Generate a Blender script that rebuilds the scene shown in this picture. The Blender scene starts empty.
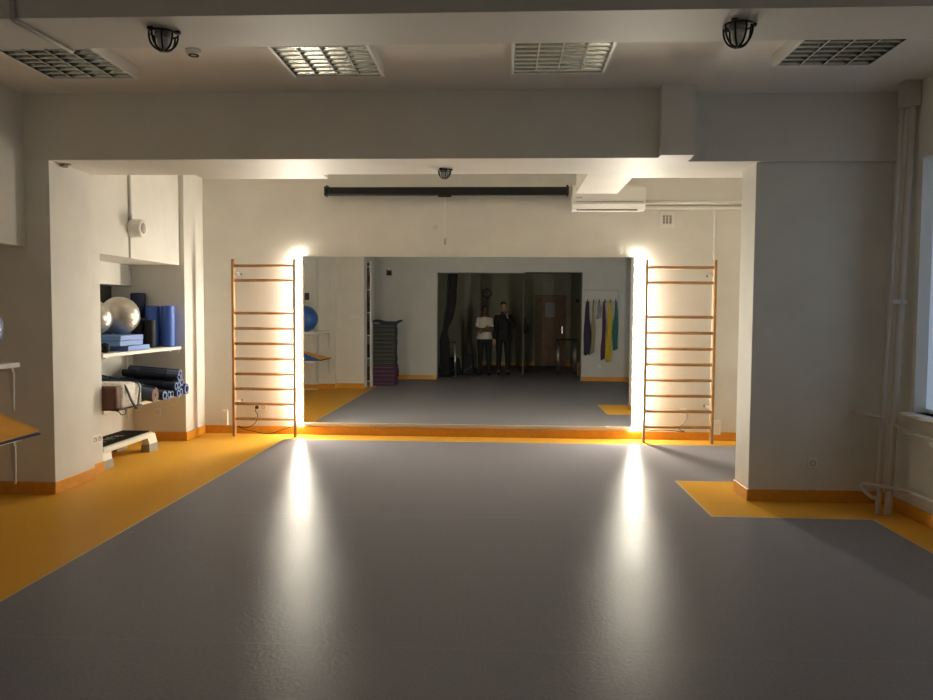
import bpy, bmesh, math, random
from mathutils import Vector, Matrix
random.seed(4)
R = math.radians
scn = bpy.context.scene
col = scn.collection

# ------------------------------------------------------------------ materials
def mat(name, c, rough=.6, metal=0., noise=0., nscale=6., bump=0., bscale=60., spec=.5, c2=None, emit=None, estr=0., trans=0., coat=0.):
    m = bpy.data.materials.new(name); m.use_nodes = True
    nt = m.node_tree; b = nt.nodes['Principled BSDF']
    b.inputs['Base Color'].default_value = (*c, 1)
    b.inputs['Roughness'].default_value = rough
    b.inputs['Metallic'].default_value = metal
    b.inputs['Specular IOR Level'].default_value = spec
    b.inputs['Coat Weight'].default_value = coat
    if trans: b.inputs['Transmission Weight'].default_value = trans
    if emit:
        b.inputs['Emission Color'].default_value = (*emit, 1); b.inputs['Emission Strength'].default_value = estr
    if noise or c2 or bump:
        tc = nt.nodes.new('ShaderNodeTexCoord')
    if noise or c2:
        n = nt.nodes.new('ShaderNodeTexNoise'); n.inputs['Scale'].default_value = nscale; n.inputs['Detail'].default_value = 6
        nt.links.new(tc.outputs['Object'], n.inputs['Vector'])
        r = nt.nodes.new('ShaderNodeValToRGB')
        lo = c2 if c2 else tuple(max(0, v*(1-noise)) for v in c)
        hi = c if c2 else tuple(min(1, v*(1+noise)) for v in c)
        r.color_ramp.elements[0].color = (*lo, 1); r.color_ramp.elements[1].color = (*hi, 1)
        r.color_ramp.elements[0].position = .38; r.color_ramp.elements[1].position = .62
        nt.links.new(n.outputs['Fac'], r.inputs['Fac']); nt.links.new(r.outputs['Color'], b.inputs['Base Color'])
    if bump:
        n2 = nt.nodes.new('ShaderNodeTexNoise'); n2.inputs['Scale'].default_value = bscale; n2.inputs['Detail'].default_value = 4
        nt.links.new(tc.outputs['Object'], n2.inputs['Vector'])
        bu = nt.nodes.new('ShaderNodeBump'); bu.inputs['Strength'].default_value = bump; bu.inputs['Distance'].default_value = .01
        nt.links.new(n2.outputs['Fac'], bu.inputs['Height']); nt.links.new(bu.outputs['Normal'], b.inputs['Normal'])
    return m

PAINT = mat('wall_paint', (.715, .705, .66), .62, noise=.03, nscale=3, bump=.05, bscale=25)
BEAMM = mat('beam_paint', (.66, .645, .605), .55, noise=.03, nscale=2, bump=.08, bscale=9)
CEILM = mat('ceiling_paint', (.76, .735, .685), .55, noise=.03, nscale=2, bump=.08, bscale=9)
GREYP = mat('grey_wall_paint', (.56, .56, .54), .6, noise=.03, nscale=3, bump=.05, bscale=25)
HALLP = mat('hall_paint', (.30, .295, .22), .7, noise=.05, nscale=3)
BASEM = mat('orange_baseboard', (.66, .29, .022), .4, noise=.05, nscale=20)
WHITE = mat('white_enamel', (.78, .76, .72), .4)
WPLAS = mat('white_plastic', (.80, .79, .76), .35)
GREYPL = mat('grey_plastic', (.30, .29, .27), .5)
DARK = mat('black_plastic', (.010, .010, .011), .6, spec=.3)
BLACKM = mat('black_metal', (.01, .01, .01), .4, metal=.2)
WOOD = mat('ladder_wood', (.42, .235, .095), .45, c2=(.33, .175, .06), nscale=9)
ALU = mat('louvre_aluminium', (.46, .47, .45), .13, metal=1)
CHROME = mat('chrome', (.9, .9, .9), .33, metal=1)
MIRR = mat('mirror_silver', (.85, .87, .85), .0, metal=1)
LEDM = mat('led_glow', (1, .9, .7), .5, emit=(1, .925, .765), estr=205)
TUBEM = mat('unlit_tube', (.85, .85, .83), .25)
SILV = mat('silver_ball', (.60, .57, .52), .3, metal=.75, bump=.02, bscale=40)
BLUEB = mat('blue_ball', (.02, .10, .36), .3)
BLUEF = mat('blue_foam', (.05, .13, .52), .38)
LBLUE = mat('light_blue_foam', (.17, .30, .66), .6)
NAVY = mat('navy_foam', (.012, .018, .07), .5)
MATB = mat('rolled_mat_navy', (.010, .014, .035), .75)
MATS = mat('rolled_mat_slate', (.05, .075, .14), .7)
MATE = mat('rolled_mat_edge', (.13, .20, .42), .7)
ORNG = mat('orange_board', (.90, .42, .03), .5, noise=.05, nscale=8)
BROWN = mat('brown_cloth', (.13, .055, .04), .7)
STEPW = mat('step_white', (.78, .76, .66), .45)
STEPG = mat('step_grey', (.30, .29, .25), .6)
PIPEM = mat('pipe_paint', (.50, .46, .41), .4)
SKIN = mat('skin_light', (.48, .27, .19), .55)
SKIND = mat('skin_brown', (.12, .055, .032), .55)
SKINA = mat('skin_tan', (.28, .13, .08), .55)
HAIR = mat('dark_hair', (.012, .009, .007), .7, bump=.4, bscale=180)
TEE = mat('white_cotton', (.62, .58, .50), .8, bump=.2, bscale=30)
BCLO = mat('black_cloth', (.010, .010, .013), .8, bump=.3, bscale=25)
DCLO = mat('dark_denim', (.014, .014, .018), .85, bump=.2, bscale=25)
EYEM = mat('eye_dark', (.02, .015, .012), .2)
LIPM = mat('lips', (.30, .12, .10), .5)
DOORW = mat('door_wood', (.20, .09, .03), .5, c2=(.16, .07, .024), nscale=5)
PAPER = mat('paper', (.32, .33, .36), .7)
CLOCKF = mat('clock_face', (.30, .29, .25), .5)

def voronoi_floor(name, c, c2, rough, sp=.42):
    m = mat(name, c, rough, bump=.12, bscale=45, spec=sp)
    nt = m.node_tree; b = nt.nodes['Principled BSDF']; tc = nt.nodes.new('ShaderNodeTexCoord')
    n = nt.nodes.new('ShaderNodeTexNoise'); n.inputs['Scale'].default_value = 70; n.inputs['Detail'].default_value = 5; n.inputs['Roughness'].default_value = .8
    nt.links.new(tc.outputs['Object'], n.inputs['Vector'])
    r = nt.nodes.new('ShaderNodeValToRGB'); r.color_ramp.elements[0].color = (*c2, 1); r.color_ramp.elements[1].color = (*c, 1)
    r.color_ramp.elements[0].position = .40; r.color_ramp.elements[1].position = .60
    nt.links.new(n.outputs['Fac'], r.inputs['Fac']); nt.links.new(r.outputs['Color'], b.inputs['Base Color'])
    # worn patches change the gloss a little
    n2 = nt.nodes.new('ShaderNodeTexNoise'); n2.inputs['Scale'].default_value = 1.3; n2.inputs['Detail'].default_value = 3
    nt.links.new(tc.outputs['Object'], n2.inputs['Vector'])
    mr = nt.nodes.new('ShaderNodeMapRange'); mr.inputs['To Min'].default_value = rough-.05; mr.inputs['To Max'].default_value = rough+.05
    nt.links.new(n2.outputs['Fac'], mr.inputs['Value'])
    # matt vinyl under a satin varnish: diffuse and a soft Beckmann gloss mixed by Fresnel
    N = nt.nodes.new; L = nt.links.new
    df = N('ShaderNodeBsdfDiffuse'); gl = N('ShaderNodeBsdfGlossy'); gl.distribution = 'BECKMANN'
    fr = N('ShaderNodeFresnel'); fr.inputs['IOR'].default_value = 1.42
    mu = N('ShaderNodeMath'); mu.operation = 'MULTIPLY_ADD'; mu.inputs[1].default_value = sp*.16; mu.inputs[2].default_value = sp*.125
    mx = N('ShaderNodeMixShader'); out = nt.nodes['Material Output']
    L(r.outputs['Color'], df.inputs['Color']); L(mr.outputs['Result'], gl.inputs['Roughness'])
    bu = [q for q in nt.nodes if q.bl_idname == 'ShaderNodeBump'][0]
    L(bu.outputs['Normal'], df.inputs['Normal']); L(bu.outputs['Normal'], gl.inputs['Normal'])
    L(fr.outputs['Fac'], mu.inputs[0]); L(mu.outputs['Value'], mx.inputs['Fac']); L(df.outputs['BSDF'], mx.inputs[1]); L(gl.outputs['BSDF'], mx.inputs[2])
    L(mx.outputs['Shader'], out.inputs['Surface']); nt.nodes.remove(b)
    return m
FGREY = voronoi_floor('grey_vinyl', (.275, .268, .298), (.22, .215, .24), .32, .38)
FORAN = voronoi_floor('orange_vinyl', (.80, .42, .060), (.72, .375, .050), .36, .40)
FWELD = mat('grey_weld', (.27, .26, .28), .45, spec=.3)
FSEAM = mat('vinyl_weld', (.62, .42, .17), .4)

def floral():
    m = mat('floral_cloth', (.75, .72, .62), .8)
    nt = m.node_tree; b = nt.nodes['Principled BSDF']; tc = nt.nodes.new('ShaderNodeTexCoord')
    n = nt.nodes.new('ShaderNodeTexNoise'); n.inputs['Scale'].default_value = 14; n.inputs['Detail'].default_value = 4; n.inputs['Distortion'].default_value = 3
    nt.links.new(tc.outputs['Object'], n.inputs['Vector'])
    r = nt.nodes.new('ShaderNodeValToRGB'); r.color_ramp.elements[0].color = (.92, .90, .84, 1)
    r.color_ramp.elements[0].position = .47; r.color_ramp.elements[1].color = (.92, .90, .84, 1); r.color_ramp.elements[1].position = .55
    e = r.color_ramp.elements.new(.51); e.color = (.42, .41, .38, 1)
    nt.links.new(n.outputs['Fac'], r.inputs['Fac']); nt.links.new(r.outputs['Color'], b.inputs['Base Color'])
    return m
FLORAL = floral()

# ------------------------------------------------------------------ mesh helpers
BASES = {}
def box(bm, x0, x1, y0, y1, z0, z1, bev=0., seg=2, mi=0):
    r = bmesh.ops.create_cube(bm, size=1)
    vs = r['verts']
    for v in vs:
        v.co = Vector(((x0+x1)/2+v.co.x*(x1-x0), (y0+y1)/2+v.co.y*(y1-y0), (z0+z1)/2+v.co.z*(z1-z0)))
    fs = list({f for v in vs for f in v.link_faces})
    for f in fs: f.material_index = mi
    if bev:
        es = list({e for v in vs for e in v.link_edges})
        rr = bmesh.ops.bevel(bm, geom=es, offset=bev, segments=seg, affect='EDGES', profile=.5)
        for f in rr['faces']: f.material_index = mi
    return vs
def hexa(bm, pts, mi=0):
    vs = [bm.verts.new(p) for p in pts]
    for q in ((3,2,1,0),(4,5,6,7),(0,1,5,4),(1,2,6,5),(2,3,7,6),(3,0,4,7)):
        f = bm.faces.new([vs[i] for i in q]); f.material_index = mi
    return vs
def frame_of(d):
    d = Vector(d).normalized()
    a = Vector((0,0,1)) if abs(d.z) < .9 else Vector((1,0,0))
    u = d.cross(a).normalized(); v = d.cross(u).normalized()
    return u, v
def rings(bm, rs, closed=False, cap=True, mi=0):
    vr = [[bm.verts.new(p) for p in r] for r in rs]
    n = len(vr[0])
    m = len(vr)
    for i in range(m if closed else m-1):
        a, b = vr[i], vr[(i+1) % m]
        for j in range(n):
            try:
                f = bm.faces.new((a[j], a[(j+1) % n], b[(j+1) % n], b[j])); f.material_index = mi; f.smooth = True
            except ValueError: pass
    if cap and not closed:
        for r, rev in ((vr[0], True), (vr[-1], False)):
            f = bm.faces.new(r[::-1] if rev else r); f.material_index = mi
def tube(bm, pts, r, n=10, mi=0, closed=False, flat=1.0):
    pts = [Vector(p) for p in pts]; rs = []
    m = len(pts); u = None
    for i, p in enumerate(pts):
        if closed: d = pts[(i+1) % m]-pts[i-1]
        else: d = pts[min(i+1, m-1)]-pts[max(i-1, 0)]
        if d.length < 1e-9: d = Vector((0,0,1))
        d.normalize()
        if u is None: u, v = frame_of(d)
        else:
            u = (u-d*u.dot(d)); u.normalize(); v = d.cross(u)
        rr = r[i] if isinstance(r, (list, tuple)) else r
        rs.append([p+u*math.cos(2*math.pi*k/n)*rr+v*math.sin(2*math.pi*k/n)*rr*flat for k in range(n)])
    rings(bm, rs, closed=closed, mi=mi)
def lathe(bm, c, axis, prof, n=32, mi=0):
    """prof: list of (radius, distance along axis)"""
    c = Vector(c); ax = Vector(axis).normalized(); u, v = frame_of(ax)
    rs = [[c+ax*h+(u*math.cos(2*math.pi*k/n)+v*math.sin(2*math.pi*k/n))*max(r, 1e-4) for k in range(n)] for r, h in prof]
    rings(bm, rs, mi=mi)
def annulus(bm, c, axis, r0, r1, h, n=28, mi=0):
    c = Vector(c); ax = Vector(axis).normalized(); u, v = frame_of(ax)
    prof = ((r0, 0), (r1, 0), (r1, h), (r0, h))
    rs = [[c+ax*hh+(u*math.cos(2*math.pi*k/n)+v*math.sin(2*math.pi*k/n))*r for k in range(n)] for r, hh in prof]
    rings(bm, rs, closed=True, mi=mi)
def ball(bm, c, r, seg=32, sc=(1,1,1), mi=0):
    res = bmesh.ops.create_uvsphere(bm, u_segments=seg, v_segments=max(6, seg//2), radius=1)
    for v in res['verts']: v.co = Vector(c)+Vector((v.co.x*sc[0]*r, v.co.y*sc[1]*r, v.co.z*sc[2]*r))
    for f in {f for v in res['verts'] for f in v.link_faces}: f.smooth = True; f.material_index = mi
def loft(bm, secs, n=24, mi=0, pw=2.):
    """secs: (z, cx, cy, rx, ry)"""
    rs = []
    for z, cx, cy, rx, ry in secs:
        r = []
        for k in range(n):
            a = 2*math.pi*k/n; ca, sa = math.cos(a), math.sin(a)
            ex = 2/pw
            r.append(Vector((cx+rx*math.copysign(abs(ca)**ex, ca), cy+ry*math.copysign(abs(sa)**ex, sa), z)))
        rs.append(r)
    rings(bm, rs, mi=mi)
def cap(bm, p0, r0, p1, r1, n=14):
    p0, p1 = Vector(p0), Vector(p1); d = (p1-p0); L = d.length; d.normalize(); u, v = frame_of(d); rs = []
    for k in range(5):
        a = math.pi/2*(1-k/5)*-1
        rs.append((p0+d*math.sin(a)*r0, r0*math.cos(a)))
    rs.append((p0, r0)); rs.append((p1, r1))
    for k in range(1, 6):
        a = math.pi/2*k/5
        rs.append((p1+d*math.sin(a)*r1, r1*math.cos(a)))
    rings(bm, [[c+(u*math.cos(2*math.pi*j/n)+v*math.sin(2*math.pi*j/n))*max(r, 1e-4) for j in range(n)] for c, r in rs])

def obj(name, bm, mats, parent=None, base=None, smooth=False):
    me = bpy.data.meshes.new(name)
    bmesh.ops.recalc_face_normals(bm, faces=bm.faces)
    if smooth:
        for f in bm.faces: f.smooth = True
    if not bm.verts: raise RuntimeError('empty mesh '+name)
    if parent is None:
        if base is None:
            xs = [v.co.x for v in bm.verts]; ys = [v.co.y for v in bm.verts]; zs = [v.co.z for v in bm.verts]
            base = ((min(xs)+max(xs))/2, (min(ys)+max(ys))/2, min(zs))
        b = Vector(base)
    else: b = BASES[parent.name]
    for v in bm.verts: v.co -= b
    bm.to_mesh(me); bm.free()
    for m in (mats if isinstance(mats, (list, tuple)) else [mats]): me.materials.append(m)
    o = bpy.data.objects.new(name, me); col.objects.link(o)
    if parent is None: o.location = b
    else: o.parent = parent
    BASES[o.name] = b
    return o
def tag(o, label=None, cat=None, group=None, kind=None):
    if label: o['label'] = label
    if cat: o['category'] = cat
    if group: o['group'] = group
    if kind: o['kind'] = kind
    return o
def thing(name, base, label, cat, group=None):
    o = bpy.data.objects.new(name, None); col.objects.link(o); o.location = base; o.empty_display_size = .1
    BASES[o.name] = Vector(base); return tag(o, label, cat, group)
def dup(root, delta, label=None):
    def cp(o, parent):
        c = o.copy(); col.objects.link(c)
        if parent: c.parent = parent
        for ch in list(o.children): cp(ch, c)
        return c
    r = cp(root, None); r.location = root.location+Vector(delta)
    if label: r['label'] = label
    BASES[r.name] = r.location.copy()
    return r
def NB(): return bmesh.new()
def struct(name, boxes, m, bev=0., parent=None):
    bm = NB()
    for b in boxes: box(bm, *b, bev=bev)
    o = obj(name, bm, m, parent)
    if parent is None: o['kind'] = 'structure'
    return o

# ------------------------------------------------------------------ the room
D = 9.105          # mirror wall
ZL = 2.750         # underside of the beams
ZC = 3.285         # ceiling
XR = 3.10          # window wall

def floor():
    bm = NB()
    s = .008
    def lines(v): return [v-s, v+s]
    xs = sorted([-5.3, -2.63-s, -2.63+s, 1.59-s, 1.59+s, 2.78-s, 2.78+s, 3.4])
    ys = sorted([-4.0, 1.15, 3.30, 3.306, 5.49, 5.496, 5.65-s, 5.65+s, 6.84-s, 6.84+s, 8.74-s, 8.74+s, 9.3])
    def o(x, y):   # is this point on the orange vinyl
        if y < 1.15: return False
        return x < -2.63 or y > 8.74 or (x > 1.59 and 5.65 < y < 6.84) or (x > 2.78 and y < 5.65)
    for i in range(len(xs)-1):
        for j in range(len(ys)-1):
            cx, cy = (xs[i]+xs[i+1])/2, (ys[j]+ys[j+1])/2
            e = .02
            vals = {o(cx+dx, cy+dy) for dx in ((-e, 0, e) if xs[i+1]-xs[i] < .03 else (0,)) for dy in ((-e, 0, e) if ys[j+1]-ys[j] < .03 else (0,))}
            mi = 2 if len(vals) == 2 else (1 if True in vals else 0)
            f = bm.faces.new([bm.verts.new((x, y, 0)) for x, y in ((xs[i], ys[j]), (xs[i+1], ys[j]), (xs[i+1], ys[j+1]), (xs[i], ys[j+1]))])
            if mi == 0 and ys[j+1]-ys[j] < .01: mi = 3
            f.material_index = mi
    bmesh.ops.remove_doubles(bm, verts=bm.verts, dist=1e-5)
    r = bmesh.ops.extrude_face_region(bm, geom=list(bm.faces))
    for v in [g for g in r['geom'] if isinstance(g, bmesh.types.BMVert)]: v.co.z -= .1
    fo = obj('floor', bm, [FGREY, FORAN, FSEAM, FWELD], base=(0, 0, 0)); fo['kind'] = 'structure'
floor()
struct('ceiling', [(-5.3, 3.4, -4.0, 9.3, ZC, ZC+.15)], CEILM)
struct('wall_back', [(-5.3, 3.4, D, D+.2, 0, ZC)], PAINT)
# left side of the mirror alcove: pier, wall, storage niche, end wall
struct('wall_left_pier', [(-5.3, -3.715, 5.94, 6.53, 0, ZL)], PAINT)
struct('wall_left_alcove', [(-5.3, -3.80, 6.53, 6.83, 0, ZC), (-5.3, -3.74, 8.55, D, 0, ZC), (-5.3, -3.805, 6.83, 8.55, 2.062, ZC),
                            (-5.3, -4.37, 6.83, 8.55, 0, 1.08), (-5.3, -4.37, 6.83, 8.55, 1.82, 2.062), (-5.3, -4.62, 6.83, 8.0, 1.08, 1.82)], PAINT)
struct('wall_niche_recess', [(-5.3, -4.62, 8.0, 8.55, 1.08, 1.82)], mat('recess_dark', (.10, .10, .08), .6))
# cover strips of the panelled face over the niche
for k, (a, b) in enumerate(((6.56, 7.36), (7.42, 8.56))):
    pass
struct('trim_1', [(-3.81, -3.79, 6.56, 7.355, 2.062, 3.30), (-3.81, -3.79, 7.40, 8.53, 2.062, 3.30)], PAINT, bev=.003)
struct('wall_left', [(-5.3, -4.75, 3.75, 5.94, 0, 2.05), (-5.3, -3.92, 3.75, 5.94, 2.05, ZC), (-5.3, -3.67, 3.10, 3.75, 0, ZC),
                     (-3.67, -3.35, 3.10, 3.56, 0, ZC), (-3.35, -2.79, 3.10, 3.43, 0, ZC), (-5.3, -2.95, 1.27, 3.10, 0, ZC)], PAINT)
# wall and pier at the other side of the opening
struct('wall_right_pier', [(2.02, 3.4, 6.15, 6.50, 0, ZL)], PAINT)
struct('wall_right', [(XR, 3.4, 5.74, 6.15, 0, ZC), (XR, 3.4, 3.9, 5.74, 0, .80), (XR, 3.4, 3.9, 5.74, 2.70, ZC), (XR, 3.4, 3.1, 3.9, 0, ZC),
                      (XR, 3.4, 1.0, 1.4, 0, ZC), (XR, 3.4, 1.4, 3.1, 0, .80), (XR, 3.4, 1.4, 3.1, 2.70, ZC), (XR, 3.4, 6.50, D, 0, ZC)], PAINT)
# downstand beams
struct('beam_opening', [(-5.3, 1.46, 5.94, 6.60, ZL, ZC), (-2.78, -1.62, 6.60, 6.81, ZL, ZC)], BEAMM)
struct('beam_opening_side', [(1.46, 3.4, 6.09, 6.81, ZL, ZC), (1.14, 1.46, 6.60, 6.81, ZL, ZC)], BEAMM)
struct('beam_stub', [(1.195, 1.45, 5.84, 5.94, ZL, ZC)], BEAMM)
struct('beam_alcove', [(.725, 1.14, 6.60, 7.68, ZL, ZC)], BEAMM)
struct('beam_near', [(-5.3, 3.4, 3.08, 3.435, ZL, ZC)], BEAMM)
# wall behind, with the wide opening to the hall
struct('wall_front', [(-5.3, -1.52, 1.0, 1.27, 0, ZC), (1.765, 3.4, 1.0, 1.27, 0, ZC), (-1.52, .48, 1.0, 1.27, 2.44, ZC), (.48, 1.765, 1.0, 1.27, 2.46, ZC)], GREYP)
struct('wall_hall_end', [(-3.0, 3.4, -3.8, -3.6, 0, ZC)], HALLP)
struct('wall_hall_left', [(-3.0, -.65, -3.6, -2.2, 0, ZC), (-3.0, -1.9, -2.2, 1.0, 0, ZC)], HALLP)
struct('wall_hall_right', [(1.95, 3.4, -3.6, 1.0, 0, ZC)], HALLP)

# baseboards
def base(name, segs, h=.10):
    bm = NB()
    for s in segs: box(bm, s[0], s[1], s[2], s[3], .0, s[4] if len(s) > 4 else h, bev=.003, seg=1)
    o = obj(name, bm, BASEM); o['kind'] = 'structure'
T = .014
base('baseboard_back', [(-3.74, 3.05, D-T, D)])
base('baseboard_left', [(-3.72, -3.72+T, 5.94-T, 6.53), (-4.75, -3.715, 5.94-T, 5.94), (-3.80, -3.80+T, 6.53, 6.83), (-3.74, -3.74+T, 8.55-T, D-T), (-4.37, -3.74, 8.55-T, 8.55),
                        (-4.37, -4.37+T, 6.83, 8.55-T), (-4.75, -4.75+T, 3.75, 5.94-T), (-3.67, -3.67+T, 3.56, 3.75), (-4.75, -3.67+T, 3.75, 3.75+T), (-3.67, -3.35+T, 3.56, 3.56+T), (-3.35, -2.79, 3.43, 3.43+T)])
base('baseboard_right', [(2.02, XR-T, 6.15-T, 6.15), (2.02-T, 2.02, 6.15-T, 6.50), (XR-T, XR, 1.27, 6.15), (XR-T, XR, 6.50, D-T)])
base('baseboard_front', [(-2.95, -1.52, 1.27, 1.27+T), (1.765, XR-T, 1.27, 1.27+T)])
base('baseboard_hall', [(-.65, .93, -3.6, -3.6+T), (1.80, 1.95, -3.6, -3.6+T), (-.65, -.65+T, -3.6, -2.2), (1.95-T, 1.95, -3.6, 1.0)])

# window with a pale roller blind, sill
BLIND2 = mat('added_window_blind', (.35, .38, .42), .9, emit=(.62, .72, .88), estr=.16)  # weaker glow, for the added out-of-view window
BLIND = mat('window_blind', (.35, .38, .42), .9, emit=(.56, .71, .92), estr=.36)
w = struct('window_1', [(XR+.10, XR+.16, 3.9, 5.74, .80, .86), (XR+.10, XR+.16, 3.9, 5.74, 2.64, 2.70), (XR+.10, XR+.16, 3.9, 3.96, .86, 2.64), (XR+.10, XR+.16, 5.68, 5.74, .86, 2.64),
                        (XR+.10, XR+.16, 4.71, 4.77, .86, 2.64)], WHITE)
bm = NB(); box(bm, XR+.165, XR+.175, 3.9, 5.74, .80, 2.70); obj('pane', bm, BLIND, w)
bm = NB(); box(bm, XR+.085, XR+.092, 3.93, 5.735, .83, 2.68); tube(bm, [(XR+.088, 3.93, 2.665), (XR+.088, 5.735, 2.665)], .012); obj('roller_blind', bm, BLIND, w)
bm = NB(); box(bm, XR-.09, XR+.10, 3.85, 5.76, .775, .80, bev=.006); obj('sill', bm, WHITE, w)

w = struct('added_window', [(XR+.10, XR+.16, 1.4, 3.1, .80, .86), (XR+.10, XR+.16, 1.4, 3.1, 2.64, 2.70), (XR+.10, XR+.16, 1.4, 1.46, .86, 2.64), (XR+.10, XR+.16, 3.04, 3.1, .86, 2.64),  # added window out of view, puts cool light on the rack wall
                        (XR+.10, XR+.16, 2.22, 2.28, .86, 2.64)], WHITE)
bm = NB(); box(bm, XR+.165, XR+.175, 1.4, 3.1, .80, 2.70); obj('pane', bm, BLIND, w)
bm = NB(); box(bm, XR+.085, XR+.092, 1.43, 3.07, .83, 2.68); tube(bm, [(XR+.088, 1.43, 2.665), (XR+.088, 3.07, 2.665)], .012); obj('roller_blind', bm, BLIND2, w)
bm = NB(); box(bm, XR-.09, XR+.10, 1.38, 3.12, .775, .80, bev=.006); obj('sill', bm, WHITE, w)

# mirror glass wall
mr = thing('wall_mirror', (-.46, D-.01, .155), 'very wide frameless wall mirror between the two glowing strips', 'mirror')
bm = NB(); box(bm, -2.495, 1.558, D-.022, D-.002, .155, 2.209); obj('mirror_glass', bm, MIRR, mr)
bm = NB(); box(bm, -2.50, 1.563, D-.030, D-.001, .135, .154, bev=.002); obj('ledge', bm, WHITE, mr)

# LED strips
def led(x, label):
    t = thing('led_strip', (x, D-.03, .15), label, 'strip light', 'upright strip lights flanking the mirror')
    bm = NB(); box(bm, x-.026, x+.026, D-.012, D-.001, .15, 2.21); box(bm, x-.026, x-.023, D-.03, D-.012, .15, 2.21); box(bm, x+.023, x+.026, D-.03, D-.012, .15, 2.21)
    obj('channel', bm, WHITE, t)
    bm = NB(); box(bm, x-.0225, x+.0225, D-.048, D-.013, .155, 2.205, bev=.004); obj('diffuser', bm, LEDM, t)
led(-2.519, 'glowing strip light at the mirror edge near the storage niche')
led(1.600, 'glowing strip light at the mirror edge near the air conditioner')

# ------------------------------------------------------------------ wall bars
def ladder(x0, x1, label, dz=(.012, .02), dy=0.):
    t = thing('wall_bars', ((x0+x1)/2, 8.93, 0), label, 'wall bars', 'wooden wall bars beside the mirror')
    for x in (x0, x1):
        bm = NB(); box(bm, x-.015, x+.015, 8.88+dy, 8.945+dy, 0.0, 2.165, bev=.005); obj('upright', bm, WOOD, t)
    for z in (2.095, 1.92, 1.527, 1.342, 1.158, .975, .792, .611, .43, .246):
        z = z-dz[0]-dz[1]*(2.095-z)/1.85
        bm = NB()
        rs = []
        for x in (x0+.012, x1-.012):
            rs.append([Vector((x, 8.912+dy+math.cos(2*math.pi*k/14)*.020, z+math.sin(2*math.pi*k/14)*.0185)) for k in range(14)])
        rings(bm, rs); obj('rung', bm, WOOD, t)
    for x in (x0, x1):
        s = 1 if x == x0 else -1
        for z in (.42, 1.99):
            bm = NB(); box(bm, x+s*.016, x+s*.020, 8.93+dy, D-.002, z-.014, z+.014); box(bm, x+s*.016, x+s*.042, D-.006, D-.001, z-.014, z+.014)
            lathe(bm, (x+s*.020, 8.967+dy, z), (s, 0, 0), [(.008, 0), (.008, .006), (.001, .008)], 10)
            obj('bracket', bm, GREYPL, t)
ladder(-3.292, -2.536, 'wooden wall bars between the storage side and the mirror')
ladder(1.672, 2.470, 'wooden wall bars below the wall vent beside the pier', (.02, .035), -.045)

# ------------------------------------------------------------------ ceiling luminaires
def luminaire():
    x0, x1, y0, y1, z0, z1 = 0, .65, 4.70, 5.35, ZC-.08, ZC
    t = thing('ceiling_light', ((x0+x1)/2, (y0+y1)/2, z1), 'x', 'ceiling light', 'unlit louvred ceiling lights')
    bm = NB()
    w_ = .020
    box(bm, x0, x1, y0, y0+w_, z0, z1-.001, bev=.002, seg=1); box(bm, x0, x1, y1-w_, y1, z0, z1-.001, bev=.002, seg=1)
    box(bm, x0, x0+w_, y0+w_, y1-w_, z0, z1-.001); box(bm, x1-w_, x1, y0+w_, y1-w_, z0, z1-.001)
    obj('housing', bm, WPLAS, t)
    bm = NB(); box(bm, x0+w_, x1-w_, y0+w_, y1-w_, z1-.006, z1-.001); obj('reflector', bm, ALU, t)
    n = 4; cw = (x1-x0-2*w_)/n
    bm = NB()
    for k in range(1, n):
        cx = x0+w_+cw*k; box(bm, cx-.003, cx+.003, y0+w_, y1-w_, z0+.001, z1-.02)
    obj('divider', bm, WPLAS, t)
    bm = NB()
    for k in range(n):
        cx = x0+w_+cw*(k+.5)
        for j in range(8):
            cy = y0+w_+.03+j*(y1-y0-2*w_-.06)/7
            # V-shaped louvre blade
            hw = cw/2-.004
            b = [(cx-hw, cy-.003, z0+.002), (cx+hw, cy-.003, z0+.002), (cx+hw, cy+.003, z0+.002), (cx-hw, cy+.003, z0+.002),
                 (cx-hw, cy-.010, z0+.032), (cx+hw, cy-.010, z0+.032), (cx+hw, cy+.010, z0+.032), (cx-hw, cy+.010, z0+.032)]
            hexa(bm, b)
        # curved side reflectors
        for s in (-1, 1):
            pr = [(cx+s*(hw), z0+.002), (cx+s*(hw-.006), z0+.022), (cx+s*(hw-.022), z0+.048)]
            for a in range(2):
                (xa, za), (xb, zb) = pr[a], pr[a+1]
                hexa(bm, [(xa, y0+w_, za), (xa+s*.001, y0+w_, za), (xa+s*.001, y1-w_, za), (xa, y1-w_, za), (xb, y0+w_, zb), (xb+s*.001, y0+w_, zb), (xb+s*.001, y1-w_, zb), (xb, y1-w_, zb)])
    obj('louvre', bm, ALU, t)
    for k in range(n):
        cx = x0+w_+cw*(k+.5)
        bm = NB(); tube(bm, [(cx, y0+w_+.004, z0+.063), (cx, y1-w_-.004, z0+.063)], .008, 12); obj('fluorescent_tube', bm, TUBEM, t)
    return t
lum = luminaire()
lum['label'] = 'louvred ceiling light nearest the room corner with the shelves'
lum.location.x += -3.305
for x, dy, l in ((-1.515, 0, 'louvred ceiling light catching bright warm glints, second from the shelves'), (.035, -.03, 'louvred ceiling light in front of the beam stub, above the screen end'),
             (1.80, -.13, 'louvred ceiling light nearest the heating pipes')):
    dup(lum, (x+3.305, dy, 0), l)

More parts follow.
